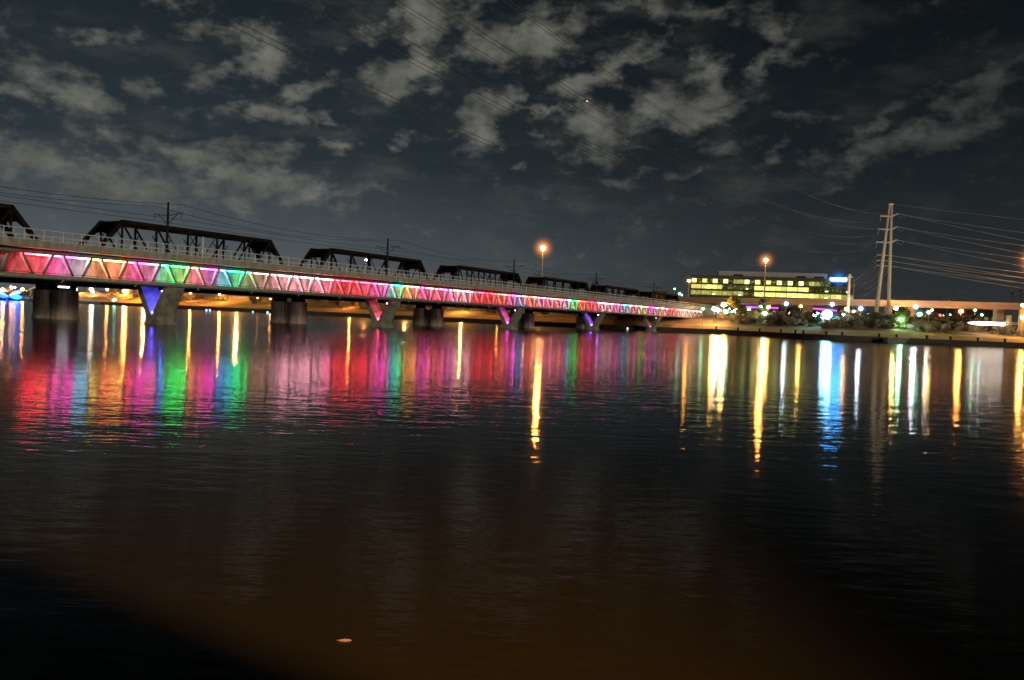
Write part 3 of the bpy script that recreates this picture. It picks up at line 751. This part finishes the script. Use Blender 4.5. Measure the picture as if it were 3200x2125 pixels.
# traffic lights
def signal(x, y, D, c, label):
    p = P(x, y, D); g0 = on_ground(x, D); o = empty('traffic_light', g0, 0, label, 'traffic light'); h = p.z-g0.z
    MB().tube((0, 0, 0), (0, 0, h+.8), .1, n=6).build('pole', M['dark'], o)
    MB().box(-.3, .3, -.25, .1, h-.9, h+.9).build('housing', M['dark'], o)
    MB().ball((0, -.4, h+(-.4 if c[1] > c[0] else .4)), .42, 8, 6).build('lens', emat(c, 30), o)
signal(2711, 978, 320, (.02, 1, .25), 'green traffic light left of the transmission tower')
signal(2936, 988, 330, (1, .02, .03), 'red traffic light under the right part of the overpass')
signal(2948, 985, 335, (.1, 1, .5), 'green traffic light right of the red one under the overpass')
signal(2967, 982, 335, (.05, 1, .5), 'rightmost green traffic light under the overpass')
# ------------------------------------------------------------------ transmission tower and wires
TD = 300
tbse = on_ground(2757, TD); tt = P(2776, 640, TD); HT = tt.z-tbse.z
TR = .06
tw = empty('transmission_tower', tbse, TR, 'tall pale two legged steel transmission tower on the right bank', 'transmission tower')
def lx(z, a, b): return a+(b-a)*z/HT
MB().tube((-2.6, 0, -.5), (.45, 0, HT), .78, .34, n=12).build('leg', M['tower'], tw, True)
MB().tube((2.3, 0, -.5), (1.3, 0, HT), .78, .34, n=12).build('leg', M['tower'], tw, True)
MB().box(.1, 1.7, -.4, .4, HT, HT+.5).build('cap', M['tower'], tw)
arms = []
for f, yy in ((0, 676), (1, 717), (2, 758)):
    z = P(2776, yy, TD).z-tbse.z; a_, b_ = -2.9-.5*f, 3.8
    w = MB(); w.tube((lx(z, -2.6, .45), 0, z), (a_, 0, z), .32, .2, n=8); w.tube((lx(z, 2.3, 1.3), 0, z), (b_, 0, z+1.2), .32, .2, n=8); w.tube((lx(z, -2.6, .45), 0, z), (lx(z, 2.3, 1.3), 0, z), .26, n=8)
    w.build('cross_arm', M['tower'], tw)
    MB().tube((a_+.1, 0, z), (a_+.1, 0, z-2.1), .13, n=6).build('insulator', M['insul'], tw)
    MB().tube((b_, 0, z+1.2), (b_+3.2, .2, z+.7), .1, n=6).build('insulator', M['insul'], tw)
    pts = [Vector((b_+3.2*u, .1, z+1.0-.3*u-4.2*u*(1-u)*1.2)) for u in [k/8 for k in range(9)]]
    wire_mesh(pts, .06).build('jumper_loop', M['wire'], tw)
    arms.append((z, a_, b_))
for yy in (798, 815, 831):
    z = P(2776, yy, TD).z-tbse.z
    w = MB(); w.tube((-3.2, 0, z), (1.9, 0, z), .13, n=6); w.build('small_arm', M['tower'], tw)
    MB().tube((-3.2, 0, z), (-4.0, -.3, z-.9), .1, n=6).build('insulator', M['insul'], tw)
    MB().tube((2.0, 0, z), (4.8, .1, z-.3), .1, n=6).build('insulator', M['insul'], tw)
bpy.context.view_layer.update()
def TW(x, y, z): return tbse + Matrix.Rotation(TR, 3, 'Z') @ Vector((x, y, z))
def catenary(a, b, sag, n=40):
    a, b = Vector(a), Vector(b); return [a.lerp(b, k/n)-Vector((0, 0, 4*sag*(k/n)*(1-k/n))) for k in range(n+1)]
far_t = Vector((-62, 2, 8)); dirw = (tbse-far_t); sidew = Vector((dirw.y, -dirw.x, 0)).normalized()
LV = ['top', 'middle', 'bottom']
for i, (z, la, lb) in enumerate(arms):
    for sgn, nm in ((-1, 'left'), (1, 'right')):
        a = TW(la+.1, 0, z-2.1) if sgn < 0 else TW(lb, 0, z+1.2); b = far_t + sidew*(sgn*5.5) + Vector((0, 0, z-.5))
        for k in (0, 1):
            off = Vector((0, 0, -.9*k))
            pts = catenary(a, b+off*1.0+sidew*.4*k, 13.0, 48)
            if k == 0 or True:
                tag(wire_mesh(pts, .036 if k else .042, 3).build('power_line', M['wire']), f'thin line running up across the sky from the {nm} end of the {LV[i]} arm', 'power line', f'paired lines from the {nm} end of the {LV[i]} arm')
    for k in (0, 1):
        a = TW(lb+3.2, .2, z+.7); b = a + Vector((260, 30+6*k, -8-8*k))
        tag(wire_mesh(catenary(a, b, 4+2*k, 24), .05, 3).build('power_line', M['wire']), f'thin line running off the right edge from the {LV[i]} tower arm', 'power line', f'paired lines right of the {LV[i]} arm')
a = TW(.9, 0, HT+.4)
tag(wire_mesh(catenary(a, far_t+Vector((0, 0, HT+2)), 11, 48), .035, 3).build('power_line', M['wire']), 'single thin wire from the tower top across the sky to the upper left', 'power line')
tag(wire_mesh(catenary(a, a+Vector((260, 30, -4)), 3, 24), .035, 3).build('power_line', M['wire']), 'single thin wire from the very top of the tower to the right picture edge', 'power line')
pbse = on_ground(2651, 345); pp = empty('power_pole', (P(2651, 940, 345).x, 345, pbse.z), 0, 'slim grey power pole at the right end of the office block', 'pole')
pz = P(2652, 857, 345).z
MB().tube((0, 0, 0), (0, 0, pz-pbse.z), .7, .42, n=10).build('pole', M['tower'], pp)
w = MB(); w.tube((-1.6, 0, pz-pbse.z-1.2), (1.6, 0, pz-pbse.z-1.2), .12, n=6); w.build('cross_arm', M['tower'], pp)
for i, yy in enumerate((798, 815, 831)):
    z = P(2776, yy, TD).z-tbse.z
    b = Vector((pp.location.x+.5, 345, pz-3-2.6*i))
    tag(wire_mesh(catenary(TW(-4.0, -.3, z-.9), b, 2.0, 16), .07, 4).build('power_line', M['wire']), f'short sagging line to the slim pole from the {["upper","middle","lower"][i]} small tower arm', 'power line')
    tag(wire_mesh(catenary(TW(1.8, 0, z-.2), b+Vector((6, 0, -.6)), 2.4, 16), .06, 4).build('power_line', M['wire']), f'short sagging line starting between the tower legs, {["upper","middle","lower"][i]} one', 'power line')
    for k in (0, 1):
        a = TW(4.8, .1, z-.3)
        tag(wire_mesh(catenary(a, a+Vector((260, 24, -9-7*k)), 3+k, 24), .07, 3).build('power_line', M['wire']), f'pale line running right from the {["upper","middle","lower"][i]} small tower arm', 'power line', f'paired pale lines from the {["upper","middle","lower"][i]} small arm')
# ------------------------------------------------------------------ waterside things
def bollard(x, i):
    D = shoreD(azimuth_px(x)) + .3; p = Vector((azimuth_px(x)*D, D, 1.6)); o = empty('bollard', p, 0, BL_[i], 'bollard', 'dark bollards on the retaining wall')
    MB().box(-.22, .22, -.22, .22, 0, .9).build('body', M['dark'], o); MB().box(-.3, .3, -.3, .3, .91, 1.05).build('cap', M['dark'], o)
XB = [2240, 2308, 2376, 2443, 2488, 2513, 2585, 2635, 2750, 2805, 2900, 2974, 3060, 3145]
BL_ = ['bollard on the dark wall just right of the bridge end', 'bollard on the wall below the yellow lamps under the overpass', 'bollard on the wall below the green lit tree', 'bollard on the wall left of the wide overpass column', 'tall bollard on the wall under the wide overpass column',
       'bollard on the wall just right of the tall one under the wide column', 'bollard on the wall straight below the dazzling lamp', 'bollard on the wall below the short post lamp right of the dazzling one', 'bollard on the wall below the transmission tower left leg', 'bollard above the end of the moored barge',
       'bollard at the foot of the pale waterside lamp', 'bollard on the wall left of the glaring headlight trail', 'bollard on the wall below the glaring headlight trail', 'bollard on the wall below the pale stone pillar']
for i, x in enumerate(XB): bollard(x, i)
# barge
D = 238.5; a = P(2757, 1066, D); b = P(2824, 1070, D)
o = empty('barge', (a.x, D-3.4, 0), 0, 'pale grey moored barge against the dark wall below the transmission tower', 'barge')
wd = b.x-a.x
MB().hexa([(0, 0, -.2), (wd-1.4, 0, -.2), (wd-1.4, 3, -.2), (0, 3, -.2), (0, 0, 1.5), (wd, 0, 1.5), (wd, 3, 1.5), (0, 3, 1.5)]).build('hull', mat('barge_grey', (.16, .16, .14), .8, .3, .5), o)
MB().box(0, wd, -.08, 0, 1.51, 1.62).build('rubbing_strip', M['stone'], o)
# stone pillars, right edge
def pillar(x, ytop, D, wd, label, lampc=None):
    p = on_ground(x, D); p.x = P(x, 1000, D).x; z = P(x, ytop, D).z
    o = empty('stone_pillar', p, 0, label, 'pillar'); h = z-p.z
    MB().tube((0, 0, -.5), (0, 0, h-.4), wd, wd*.96, n=20).build('shaft', M['stone'], o, True)
    MB().tube((0, 0, h-.41), (0, 0, h), wd*1.12, wd*.8, n=20).build('cap', M['stone'], o)
pillar(3151, 985, 264, .95, 'pale stone pillar at the right end of the glaring headlight trail')
pillar(3196, 967, 258, 1.3, 'brightly lit stone pillar at the right picture edge')
lamp(3197, 954, 255, YC, .6, 90, 'yellow lamp on top of the stone pillar at the right edge', pr=.1)
lamp(3198, 992, 252, YC, .7, 160, 'big yellow lamp in front of the stone pillar at the right edge', pr=.12)
p = on_ground(3172, 266)
o = empty('low_wall', p, 0, 'pale low wall joining the two stone pillars', 'wall')
MB().box(-1.9, 2.0, -.2, .2, 2.6, 3.6).build('beam', M['stone'], o); MB().box(-2, 2, .3, .5, 0, 2.58).build('panel', M['dark'], o)
a = on_ground(2850, 262); o = empty('sign_board', a, 0, 'low pale blank board among the shrubs right of the green tree', 'board')
MB().box(-1.6, 1.6, -.05, .05, .3, 1.7).build('panel', M['white'], o)
w = MB(); w.box(-1.5, -1.4, .06, .14, -.3, 1.6); w.box(1.4, 1.5, .06, .14, -.3, 1.6); w.build('post', M['dark'], o)
# small buoys and blue floats
def buoy(x, y, c, s, label, D=None):
    hzz = hz(x); D = HC*F/(y+3-hzz) if D is None else D
    p = P(x, y, D); p.z = 0; o = empty('buoy', p, 0, label, 'buoy')
    MB().tube((0, 0, -.2), (0, 0, .35), .45, .3, n=10).build('float', M['white'], o)
    MB().ball((0, 0, .62), .28, 8, 6).build('lamp', emat(c, s), o)
buoy(1917, 1026, (1, .9, .8), 3, 'small white buoy, leftmost of the three near the dim pier')
buoy(1941, 1027, (1, .9, .8), 3, 'small white buoy, middle of the three near the dim pier')
buoy(1961, 1029, (1, .8, .8), 3, 'small white buoy, closest of the three to the dim pier')
buoy(645, 971, (.1, .5, 1), 9, 'blue lit float, left of the close pair on the water behind the bridge')
buoy(656, 971, (.1, .5, 1), 9, 'blue lit float, right of the close pair on the water behind the bridge')
buoy(790, 976, (.1, .5, 1), 5, 'faint blue lit float alone on the water behind the bridge')
buoy(836, 978, (.1, .45, 1), 14, 'bright blue lit float at the left edge of the second paired pier')
# blue containers / pontoon left
D = 455; a = P(244, 948, D); b = P(322, 950, D)
o = empty('pontoon', (a.x, D-4, 0), 0, 'teal blue floating pontoon with a white rail left of the blue lit pier', 'pontoon')
n = 3; wd = (b.x-a.x)/n
for k in range(n): MB().box(k*wd+.05, (k+1)*wd-.05, 0, 4, -.2, 1.6).build('hull', M['teal'], o)
MB().box(0, wd*2, -.06, 4, 1.62, 1.85).build('deck_edge', M['white'], o)
w = MB()
for k in range(14): w.tube((k*wd*2/13, 0, 1.85), (k*wd*2/13, 0, 3.2), .05, n=4)
w.tube((0, 0, 3.2), (wd*2, 0, 3.2), .06, n=4); w.build('railing', M['white'], o)
def spar(x0, y0, x1, y1, D, label, r=.25, m='stone', em=None):  # em paints the spar's lit look as emission
    a, b = P(x0, y0, D), P(x1, y1, D); base = a if a.z < b.z else b; other = b if a.z < b.z else a
    o = empty('boom', (base.x, base.y, base.z), 0, label, 'boom')
    MB().tube((0, 0, 0), other-base, r, r*.7, n=6).build('spar', em or M[m], o)
    MB().tube((0, 0, 0), (0, 0, -max(.5, base.z)), .3, n=6).build('base', M['dark'], o)
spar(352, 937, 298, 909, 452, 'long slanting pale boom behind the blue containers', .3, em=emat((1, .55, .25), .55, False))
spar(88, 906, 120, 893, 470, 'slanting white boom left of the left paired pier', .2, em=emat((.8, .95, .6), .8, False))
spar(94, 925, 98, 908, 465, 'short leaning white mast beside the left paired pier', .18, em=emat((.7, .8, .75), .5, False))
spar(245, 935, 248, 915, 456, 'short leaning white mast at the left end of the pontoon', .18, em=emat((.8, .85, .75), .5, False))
# blue leaf canopy
cn = empty('leaf_canopy', P(26, 940, 462), 0, 'blue-lit canopy of pointed leaf shapes at the far left waterside', 'canopy')
def leaf(x0, y0, x1, y1, wd, c, s):
    D = 462; a, b = P(x0, y0, D)-cn.location, P(x1, y1, D)-cn.location; d = b-a; nrm = Vector((-d.z, 0, d.x)).normalized()*wd
    w = MB(); n = 12; P1 = []; P2 = []
    for k in range(n+1):
        u = k/n; q = a+d*u; ww = math.sin(PI*u)**.8
        P1.append(q+nrm*ww+Vector((0, -ww*1.0, 0))); P2.append(q-nrm*ww+Vector((0, ww*1.0, 0)))
    for k in range(n): w.poly([P1[k], P1[k+1], P2[k+1], P2[k]])
    w.build('leaf', emat(c, s*5), cn, True)  # blue lighting on the canopy is put in as emission
leaf(26, 926, 72, 906, 1.0, (.01, .06, 1), 3.5); leaf(28, 926, 70, 929, 1.5, (.01, .09, 1), 2.5); leaf(30, 924, 62, 912, .35, (.3, .7, 1), 5)
leaf(-12, 906, 26, 926, 1.0, (.01, .06, 1), 3.5); leaf(-10, 922, 24, 927, 1.2, (.01, .06, 1), 2); leaf(-4, 913, 24, 926, .35, (.3, .7, 1), 5)
w = MB(); w.tube((0, 0, 2.5), (-1.5, 0, -.8), .35, n=8); w.build('stem', emat((.01, .08, 1), 2), cn)
# bright stub light below pier cap
o = empty('work_light', W(-3-1.5, OT-3.2, 4.7), RZ, 'tiny white work light on top of the left paired pier', 'light')
MB().tube((0, 0, 0), (1.6, 0, 0), .09, n=6).build('tube', emat((.85, .95, 1), 8), o); MB().box(-.1, 1.7, .1, .25, -.1, .12).build('housing', M['dark'], o)
# aircraft light
p = P(1838, 314, 3000); o = empty('aircraft', p, .4, 'tiny aircraft with a red and a white light in the upper sky', 'aircraft')
w = MB(); w.tube((-14, 0, 0), (12, 0, 0), 1.6, 1.6, n=10); w.tube((12, 0, 0), (18, 0, .6), 1.6, .3, n=10); w.tube((-18, 0, -.4), (-14, 0, 0), .3, 1.6, n=10); w.build('fuselage', M['dark'], o)
w = MB(); w.hexa([(-3, -16, 0), (0, -16, 0), (6, 0, -.4), (-2, 0, -.4), (-3, -16, .2), (0, -16, .2), (6, 0, .2), (-2, 0, .2)]); w.hexa([(-3, 16, 0), (-2, 0, -.4), (6, 0, -.4), (0, 16, 0), (-3, 16, .2), (-2, 0, .2), (6, 0, .2), (0, 16, .2)]); w.build('wing', M['dark'], o)
MB().ball((-3, 0, -3), 2.8, 8, 6).build('beacon', emat((1, .1, .03), 3), o); MB().ball((-6.5, -1, -2.8), 1.8, 8, 6).build('beacon', emat((.8, .85, .8), 2), o)
# floating leaf close by
d = ray(1058, 2003); p = Vector((0, 0, HC))+d*(-HC/d.z)
w = MB(); c0 = [(.0, .0, .002), (.05, .03, .003), (.11, .02, .004), (.13, -.01, .003), (.08, -.035, .002), (.03, -.03, .002), (-.02, -.01, .003)]
w.poly(c0); w.poly([(x, y, z+.001) for x, y, z in c0][::-1])
o = w.build('floating_leaf', emat((1, .3, .1), .6, False)); o.location = (p.x, p.y, .008); tag(o, 'small orange leaf floating on the near dark water', 'leaf')  # the leaf's lit orange is painted in as emission
# far dark hill
w = MB(); n = 60
for k in range(n+1):
    x = -5200+k*170; z = 8+160*max(0, mnoise.noise(Vector((k*.11, 3.1, 0)))+.15); w.v += [(x, 7000, -20), (x, 7000, z*.6), (x, 7400, -20)]
for k in range(n): w.face([k*3, k*3+3, k*3+4, k*3+1]); w.face([k*3+1, k*3+4, k*3+5, k*3+2])
tag(w.build('hills', M['hill']), kind='structure')
# ------------------------------------------------------------------ lights
sl = bpy.data.lights.new('town_fill', 'SUN'); sl.energy = .95; sl.angle = math.radians(6); sl.color = (1, .87, .66)  # added directional fill standing in for town lamps behind the camera
so = bpy.data.objects.new('town_fill', sl); col.objects.link(so)
ld = Vector((-.42, .9, -.16)).normalized(); so.rotation_euler = ld.to_track_quat('-Z', 'Y').to_euler()
ql = bpy.data.lights.new('quay_lamp', 'SPOT'); ql.energy = 82000; ql.color = (1, .62, .26); ql.spot_size = math.radians(34); ql.spot_blend = 1; ql.shadow_soft_size = .2
qo = bpy.data.objects.new('quay_lamp', ql); col.objects.link(qo); qo.location = (4.17, -12.2, 5.0)
qo.rotation_euler = (Vector((-2.0, 9.0, 0))-qo.location).to_track_quat('-Z', 'Y').to_euler()
# ------------------------------------------------------------------ world
wd_ = bpy.data.worlds.new('World'); sc.world = wd_; wd_.use_nodes = True
nt = wd_.node_tree; N, L = nt.nodes, nt.links; N.clear()
wo = N.new('ShaderNodeOutputWorld'); bg = N.new('ShaderNodeBackground'); L.new(bg.outputs[0], wo.inputs[0]); bg.inputs[1].default_value = 1.0
tc = N.new('ShaderNodeTexCoord'); sx = N.new('ShaderNodeSeparateXYZ'); L.new(tc.outputs['Generated'], sx.inputs[0])
def math_(op, a, b=None, c=None):
    m = N.new('ShaderNodeMath'); m.operation = op
    for i, v in enumerate((a, b, c)):
        if v is None: continue
        if isinstance(v, (int, float)): m.inputs[i].default_value = v
        else: L.new(v, m.inputs[i])
    return m.outputs[0]
az = math_('ARCTAN2', sx.outputs[0], sx.outputs[1]); el = math_('ARCSINE', sx.outputs[2])
cmb = N.new('ShaderNodeCombineXYZ'); L.new(az, cmb.inputs[0]); L.new(el, cmb.inputs[1])
def noise_(vec, sc_, det, sxy, rough=.6, loc=(0, 0, 0), rot=0):
    mp = N.new('ShaderNodeMapping'); mp.inputs['Scale'].default_value = (*sxy, 1); mp.inputs['Location'].default_value = loc; mp.inputs['Rotation'].default_value = (0, 0, rot); L.new(vec, mp.inputs[0])
    n = N.new('ShaderNodeTexNoise'); n.inputs['Scale'].default_value = sc_; n.inputs['Detail'].default_value = det; n.inputs['Roughness'].default_value = rough
    L.new(mp.outputs[0], n.inputs['Vector']); return n
wn = noise_(cmb.outputs[0], 11, 5, (1, 1.4), .6)
vs = N.new('ShaderNodeVectorMath'); vs.operation = 'SUBTRACT'; L.new(wn.outputs['Color'], vs.inputs[0]); vs.inputs[1].default_value = (.5, .5, .5)
vm = N.new('ShaderNodeVectorMath'); vm.operation = 'MULTIPLY_ADD'; L.new(vs.outputs[0], vm.inputs[0]); vm.inputs[1].default_value = (.15, .09, 0); L.new(cmb.outputs[0], vm.inputs[2])
BLOBS = [(130,190,125,55,20,.95),(20,215,50,22,5,.8),(230,90,70,20,0,.6),(340,185,62,24,0,.7),(450,75,55,26,-20,.75),(592,135,82,52,0,1.1),(492,158,42,32,0,.85),(705,200,68,38,-20,1.05),(625,265,105,30,8,1.1),
 (230,290,110,36,10,.75),(110,330,70,26,0,.6),(440,345,140,36,6,1.0),(590,400,290,60,10,.95),(935,155,120,52,-32,1.15),(880,195,70,34,-10,.8),(985,35,135,60,5,1.1),(1190,100,160,62,-8,1.2),(1120,272,88,55,-20,1.1),
 (1390,160,170,36,-24,1.1),(1370,290,130,70,5,1.15),(1560,235,170,48,-12,1.15),(1650,175,70,60,-55,1.0),(1450,400,110,18,-10,.55),(1590,405,70,18,0,.5),(1790,150,95,34,-35,.8),(1800,50,110,42,-10,.75),(1560,18,230,26,0,.8),
 (2010,290,150,26,-26,.85),(2230,235,190,34,-28,.75),(1810,345,85,13,-10,.6),(920,315,42,20,-10,.8),(770,322,50,18,-10,.7),(400,295,55,11,5,.7),(40,100,75,18,20,.65),(1180,370,45,18,-10,.7),(1650,335,100,24,-8,.55),(820,430,110,24,8,.6),
 (2120,330,260,44,-12,.8),(840,85,70,24,-20,.7),(1250,275,60,14,-5,.7),(400,15,60,22,0,.65),(300,415,330,60,5,.95),(60,365,210,50,5,.9),(1845,280,50,18,-10,.6),(700,270,60,18,20,.8),(1330,70,90,40,-20,.8),(760,275,90,10,15,.6),(2290,180,120,36,-25,.8)]
acc = None
for ox, oy, rx, ry, rot, st in BLOBS:
    k = 3200/2361; d = ray(ox*k, oy*k).normalized(); a_ = math.atan2(d.x, d.y); e_ = math.asin(d.z)
    mp = N.new('ShaderNodeMapping'); mp.vector_type = 'TEXTURE'; mp.inputs['Location'].default_value = (a_, e_, 0)
    mp.inputs['Rotation'].default_value = (0, 0, -math.radians(rot)+ROLL); mp.inputs['Scale'].default_value = (rx*k/F*1.25, ry*k/F*1.35, 1)
    L.new(vm.outputs[0], mp.inputs[0]); gr = N.new('ShaderNodeTexGradient'); gr.gradient_type = 'QUADRATIC_SPHERE'; gr.gradient_type = 'SPHERICAL'; L.new(mp.outputs[0], gr.inputs[0])
    v = math_('MULTIPLY', gr.outputs['Fac'], st)
    acc = v if acc is None else math_('SMOOTH_MAX', acc, v, .12)
dn = noise_(cmb.outputs[0], 26, 8, (1, 1.7), .62, (3, 1, 0))
wisp = noise_(cmb.outputs[0], 9, 8, (1, 2.6), .6, (1, 5, 0), .2)
f = math_('ADD', acc, math_('MULTIPLY', math_('SUBTRACT', dn.outputs['Fac'], .5), 2.0))
mr = N.new('ShaderNodeMapRange'); mr.interpolation_type = 'SMOOTHSTEP'; L.new(f, mr.inputs[0]); mr.inputs[1].default_value = .15; mr.inputs[2].default_value = 1.05
w2 = N.new('ShaderNodeMapRange'); w2.interpolation_type = 'SMOOTHSTEP'; L.new(wisp.outputs['Fac'], w2.inputs[0]); w2.inputs[1].default_value = .47; w2.inputs[2].default_value = .78; w2.inputs[4].default_value = .3
cd = math_('MAXIMUM', mr.outputs[0], w2.outputs[0])
# fade of the cloud light towards the right and near the zenith
fr = N.new('ShaderNodeMapRange'); L.new(az, fr.inputs[0]); fr.inputs[1].default_value = .05; fr.inputs[2].default_value = .55; fr.inputs[3].default_value = 1.0; fr.inputs[4].default_value = .3
cd = math_('MULTIPLY', cd, fr.outputs[0])
fe = N.new('ShaderNodeMapRange'); L.new(el, fe.inputs[0]); fe.inputs[1].default_value = .4; fe.inputs[2].default_value = .55; fe.inputs[3].default_value = 1; fe.inputs[4].default_value = .08
cd = math_('MULTIPLY', cd, fe.outputs[0])
def ramp(fac, pts):
    r = N.new('ShaderNodeValToRGB'); e = r.color_ramp.elements
    while len(e) < len(pts): e.new(.5)
    for q, (p_, c) in zip(e, pts): q.position = p_; q.color = (*c, 1)
    L.new(fac, r.inputs[0]); return r.outputs[0]
ef = N.new('ShaderNodeMapRange'); L.new(el, ef.inputs[0]); ef.inputs[1].default_value = -.02; ef.inputs[2].default_value = .42
left = ramp(ef.outputs[0], [(0, (.085, .102, .12)), (.18, (.074, .09, .102)), (.45, (.019, .028, .034)), (1, (.005, .0095, .012))])
right = ramp(ef.outputs[0], [(0, (.03, .034, .038)), (.2, (.017, .021, .025)), (.5, (.006, .0085, .0105)), (1, (.002, .0026, .0032))])
lr = N.new('ShaderNodeMapRange'); L.new(az, lr.inputs[0]); lr.inputs[1].default_value = -.5; lr.inputs[2].default_value = .5; lr.interpolation_type = 'SMOOTHSTEP'
def mix(fac, a, b, bt='MIX'):
    m = N.new('ShaderNodeMix'); m.data_type = 'RGBA'; m.blend_type = bt
    if isinstance(fac, (int, float)): m.inputs[0].default_value = fac
    else: L.new(fac, m.inputs[0])
    for i, v in ((6, a), (7, b)):
        if isinstance(v, tuple): m.inputs[i].default_value = (*v, 1)
        else: L.new(v, m.inputs[i])
    return m.outputs[2]
base = mix(lr.outputs[0], left, right)
cloudc0 = ramp(ef.outputs[0], [(0, (.11, .11, .12)), (.35, (.118, .12, .106)), (1, (.12, .118, .096))])
tx = N.new('ShaderNodeMapRange'); tn = noise_(cmb.outputs[0], 14, 7, (1, 1.5), .65, (7, 2, 0)); L.new(tn.outputs['Fac'], tx.inputs[0]); tx.inputs[1].default_value = .3; tx.inputs[2].default_value = .7; tx.inputs[3].default_value = .55; tx.inputs[4].default_value = 1.5
cm = N.new('ShaderNodeVectorMath'); cm.operation = 'SCALE'; L.new(cloudc0, cm.inputs[0]); L.new(tx.outputs[0], cm.inputs['Scale']); cloudc = cm.outputs[0]
skyc = mix(cd, base, cloudc)
sky = N.new('ShaderNodeTexSky'); sky.sky_type = 'NISHITA'; sky.sun_disc = False; sky.sun_elevation = math.radians(9); sky.sun_rotation = math.radians(155)
skyc = mix(.0012, skyc, sky.outputs[0], 'ADD')
L.new(skyc, bg.inputs[0])
wd_.cycles.sampling_method = 'MANUAL'; wd_.cycles.sample_map_resolution = 256
# ------------------------------------------------------------------ render settings
sc.view_settings.view_transform = 'Standard'; sc.view_settings.look = 'None'; sc.view_settings.exposure = 0
sc.render.engine = 'CYCLES'
cy = sc.cycles; cy.use_denoising = True; cy.max_bounces = 5; cy.glossy_bounces = 3; cy.diffuse_bounces = 2; cy.volume_bounces = 0
cy.sample_clamp_indirect = 0; cy.sample_clamp_direct = 0; cy.use_light_tree = True; cy.caustics_reflective = True; cy.blur_glossy = 0.3
cy.volume_step_rate = 1; cy.filter_width = 1.6
